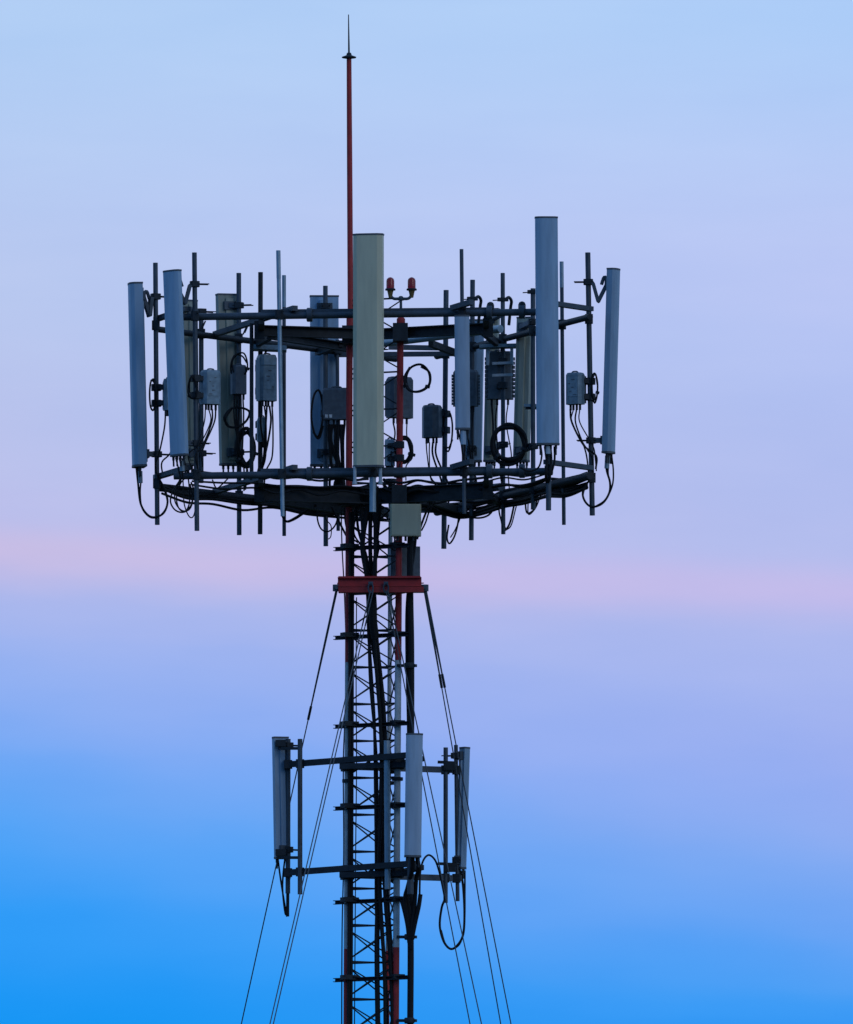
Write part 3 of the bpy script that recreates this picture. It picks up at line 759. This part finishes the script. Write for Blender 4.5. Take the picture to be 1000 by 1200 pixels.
droop([(540, 1020), (543, 1040), (544.5, 1070), (543, 1095), (536, 1108), (528, 1112), (520, 1103), (515.5, 1085), (517.5, 1065), (520.5, 1056, .38)], .5, .013, own)
droop([(545, 1020), (545, 1045), (544.5, 1080), (540, 1104), (530, 1112), (522, 1106), (517, 1090)], .52, .010, own)
lab = 'black cable arching from the small pale panel over to the side arm pipe'
cable(pc([(492, 1062, -.3), (492, 1040, -.3), (493, 1020, -.2), (497, 1007, -.1), (503, 1002, 0), (510, 1008, .1), (515, 1022, .2), (519, 1040, .3), (522, 1056, .34)], 0), .011, lab, 'arching cable')

# jumpers from radio units down to the lower frame
short = {'1': 'the mottled radio beside the tilted panel', '2': 'the hooded radio unit', '3': 'the small filter box', '4': 'the stickered radio box', '6': 'the rounded radio unit', '7': 'the finned radio unit',
         '8': 'the large handled radio unit', '9': 'the mottled radio beside the corner pipe', '5': 'the radio behind the lamp-topped leg', '12': 'the radio before the wide olive panel', '10': 'the radio partly behind the tilted panel'}
PK = {'1': 'B', '2': 'P4', '3': 'P4', '4': 'P8', '6': 'R11', '7': 'R13', '8': 'R14', '9': 'D', '5': None, '12': 'C', '10': 'A'}
for k, own in short.items():
    b_, mx, wd, dp = UNITS[k]
    n = {'3': 2, '10': 2, '5': 3, '7': 3, '2': 5, '4': 9}.get(k, 4)
    for i in range(n):
        s = b_ + mx @ Vector(((-.6 + 1.2 * i / max(n - 1, 1)) * wd / 2, 0, -.05))
        e = pp(PK[k], ZL + .06) if PK[k] else leg_pt('b', ZL + .06)
        e = e + Vector((random.uniform(-.07, .07), random.uniform(-.09, -.03), random.uniform(-.02, .05)))
        h = s.z - e.z
        m1 = s + Vector((random.uniform(-.02, .02), -.01, -h * .22))
        m2 = s.lerp(e, .55) + Vector((random.uniform(-.05, .05), -.04, -h * .05))
        m3 = e + Vector((random.uniform(-.03, .03), -.02, h * .22))
        cable([s, m1, m2, m3, e], random.choice((.014, .018) if k == '4' else (.007, .009, .011)), 'black jumper cable hanging from ' + own, 'jumper cables of ' + own)

# coils
def coil(cx, cy, rx, ry, Y, turns, r, label, tilt=0., n=22):
    ctrl = []; m = 7; k0 = random.uniform(0, 6)
    ox = oy = 0
    for i in range(int(turns * m) + 1):
        if i % m == 0: ox, oy = random.uniform(-.10, .10) * rx, random.uniform(-.08, .08) * ry
        t = 2 * math.pi * i / m + k0; kx = random.uniform(.88, 1.1)
        x = rx * kx * math.cos(t) + ox; y = ry * kx * math.sin(t) + oy
        c, s = math.cos(tilt), math.sin(tilt)
        ctrl.append(at(cx + x * c - y * s, cy + x * s + y * c, Y + random.uniform(-.04, .04)))
    b_ = at(cx, cy + ry, Y)
    T = thing('cable_coil', b_, label, 'cable coil', 'coiled spare cable')
    MB().tube(spline(ctrl, 5), r, 7).build('cable', 'black', T)
    if turns > 1.5:
        for q in (.3, 2.4):
            p = at(cx + rx * math.cos(q) * math.cos(tilt) - ry * math.sin(q) * math.sin(tilt), cy + rx * math.cos(q) * math.sin(tilt) + ry * math.sin(q) * math.cos(tilt), Y)
            MB().lathe([(r * 2, -.015), (r * 2.1, 0), (r * 2, .015)], p, 8, axis=(-math.sin(q), 0, -math.cos(q))).build('cable_tie', 'dark', T)
    return T
coil(596.5, 520, 19, 22, .2, 3.2, .022, 'large round coil of thick black cable below the handled radio unit')
coil(288, 525, 10.5, 20, Ld(285) - .1, 2.4, .022, 'narrow upright coil of thick black cable on the pipe below the small filter box')
coil(279, 489, 15, 11, Ld(285) - .16, 1.3, .013, 'loose slanting loop of black cable in front of the wide olive panel', tilt=-.5)
coil(281, 428, 10, 14, Ld(285) - .18, 1.6, .009, 'thin cable loop arching above the dark radio before the olive panel')
coil(489, 444, 15, 17, -.3, 1.9, .013, 'open loop of black cable beside the lamp-topped mast leg below the warning lamps', tilt=.3)
coil(474, 528, 9, 15, -.12, 2.4, .02, 'tight coil of thick black cable low behind the lamp-topped mast leg')
coil(372, 485, 7, 28, Ld(381) - .15, 1.4, .012, 'tall loose cable loop between the stickered box and the wide panel back')
coil(226, 455, 5, 13, Fd(229) - .14, 1.6, .010, 'small cable loop on the tall dark pipe beside the mottled radio')
coil(179, 463, 4, 20, -.5, 1.5, .010, 'thin upright cable loop on the corner pipe of the slim panel')
coil(697, 455, 3.5, 17, -1.1, 1.7, .010, 'thin upright cable loop on the corner pipe of the outward panel')
coil(525, 505, 6, 22, Rd(521) - .1, 1.3, .010, 'thin cable loop beside the rounded radio unit')

# cable runs lying along the lower frame
def run(path, n, r0, label, group, jit=.05):
    for i in range(n):
        pts = []; oy = random.uniform(-jit, jit); oz = random.uniform(-.11, .07)
        for j, (px, Y) in enumerate(path):
            m = 2
            if j == len(path) - 1: seg = [(px, Y)]
            else:
                nx, ny = path[j + 1]; seg = [(px + (nx - px) * q / m, Y + (ny - Y) * q / m) for q in range(m)]
            for q, (x, y) in enumerate(seg):
                pts.append(on(x, y + oy + random.uniform(-.02, .02), ZL + oz + random.uniform(-.022, .022) - (.025 if q else 0)))
        cable(pts, random.uniform(r0 * .7, r0 * 1.25), label, group, 'feeder_cable')
run([(190, -.38), (250, Ld(250)), (320, Ld(320)), (400, Ld(400)), (440, 1.6), (445, .6), (440, 0)], 8, .016, 'black cable lying along the lower frame pipe under the olive panels', 'cables along the frame under the olive panels')
run([(688, -1.0), (640, Rd(640)), (590, Rd(590)), (540, Rd(540)), (500, 1.4), (470, .5), (450, 0)], 8, .017, 'black cable lying along the lower frame pipe under the large handled radio', 'cables along the frame under the handled radio')
run([(225, -1.1), (300, -.9), (350, -.5), (400, -.45), (432, -.3)], 5, .013, 'black cable crossing the lower frame from the tilted panel to the mast', 'cables crossing the frame from the tilted panel')
run([(640, -1.5), (590, -1.0), (540, -.5), (490, -.5), (452, -.3)], 5, .013, 'black cable crossing the lower frame from the tallest panel to the mast', 'cables crossing the frame from the tallest panel')
run([(300, .4), (350, .3), (400, .2), (435, .1)], 4, .014, 'black cable under the inner beam of the lower frame beside the stickered box', 'cables under the inner beam by the stickered box', .12)
run([(580, .3), (530, .3), (490, .15), (455, .1)], 4, .014, 'black cable under the inner beam of the lower frame beside the rounded radio', 'cables under the inner beam by the rounded radio', .12)
# cables drooping under the lower frame
lab = 'black cable sagging in a bight below the lower frame'; grp = 'cable bights below the lower frame'
def sag(lst, Y, r): cable(pc(lst, Y), r, lab, grp)
sag([(329, 585), (331, 603), (336, 611), (346, 607), (358, 599), (371, 592)], .6, .014)
sag([(330, 590), (335, 610), (343, 610), (356, 602), (368, 592)], .65, .008)
sag([(374, 590), (372, 606), (376, 619), (384, 623), (392, 617), (396, 606), (397, 592)], 1.4, .009)
sag([(378, 592), (382, 608), (388, 616), (388, 628), (385, 632)], 1.3, .006)
sag([(389, 594), (396, 608), (403, 622), (409, 633)], .7, .012)
sag([(404, 592), (405, 612), (410, 628), (420, 636)], .4, .010)
sag([(421, 585), (417, 605), (415, 625), (424, 640)], .2, .010)
sag([(419, 592), (414, 602), (408, 616), (410, 630)], .1, .008)
sag([(436, 600), (440, 620), (444, 640), (440, 660)], -.2, .012)
sag([(458, 597), (448, 606), (440, 614), (432, 622)], -.2, .008)
sag([(504, 590), (498, 604), (493, 618), (489, 632)], 0, .012)
sag([(510, 588), (503, 600), (499, 612), (494, 622)], .1, .009)
sag([(538, 596), (537, 612), (533, 628), (527, 637), (524, 630), (526, 615)], 2.4, .010)
sag([(541, 590), (540, 605), (534, 620), (528, 630)], 2.2, .007)
sag([(545, 595), (549, 604), (560, 607), (572, 604), (579, 595), (580, 584)], 1.8, .011)
sag([(587, 582), (585, 598), (588, 612), (589, 622)], 1.1, .009)
sag([(606, 578), (602, 595), (598, 612), (593, 620), (590, 612)], 1.0, .011)
sag([(609, 578), (604, 598), (599, 616), (592, 622)], .95, .007)
sag([(617, 575), (616, 590), (618, 601), (625, 598), (629, 588), (631, 577)], .6, .010)
sag([(621, 575), (619, 592), (620, 603), (628, 595), (634, 580)], .55, .007)
sag([(630, 575), (645, 570), (660, 566), (672, 562), (682, 556)], -.3, .008)
sag([(249, 562), (254, 572), (262, 566), (270, 558)], .3, .008)
sag([(300, 575), (310, 582), (318, 578), (326, 583)], .8, .009)
# little twigs of cut cable ties and rods on the frames
for i, (px, py, Y) in enumerate(((236, 384, .2), (239, 381, .25), (287, 388, .8), (289, 386, .8), (338, 396, 1.3), (342, 397, 1.35))):
    o = MB().tube([at(px - 2, py + 4, Y), at(px + 2, py - 5, Y)], .009, 6).build('bolt', 'dark')
    tag(o, 'slanting bolt end sticking up from the upper frame pipe', 'bolt', 'bolt ends on the upper frame')
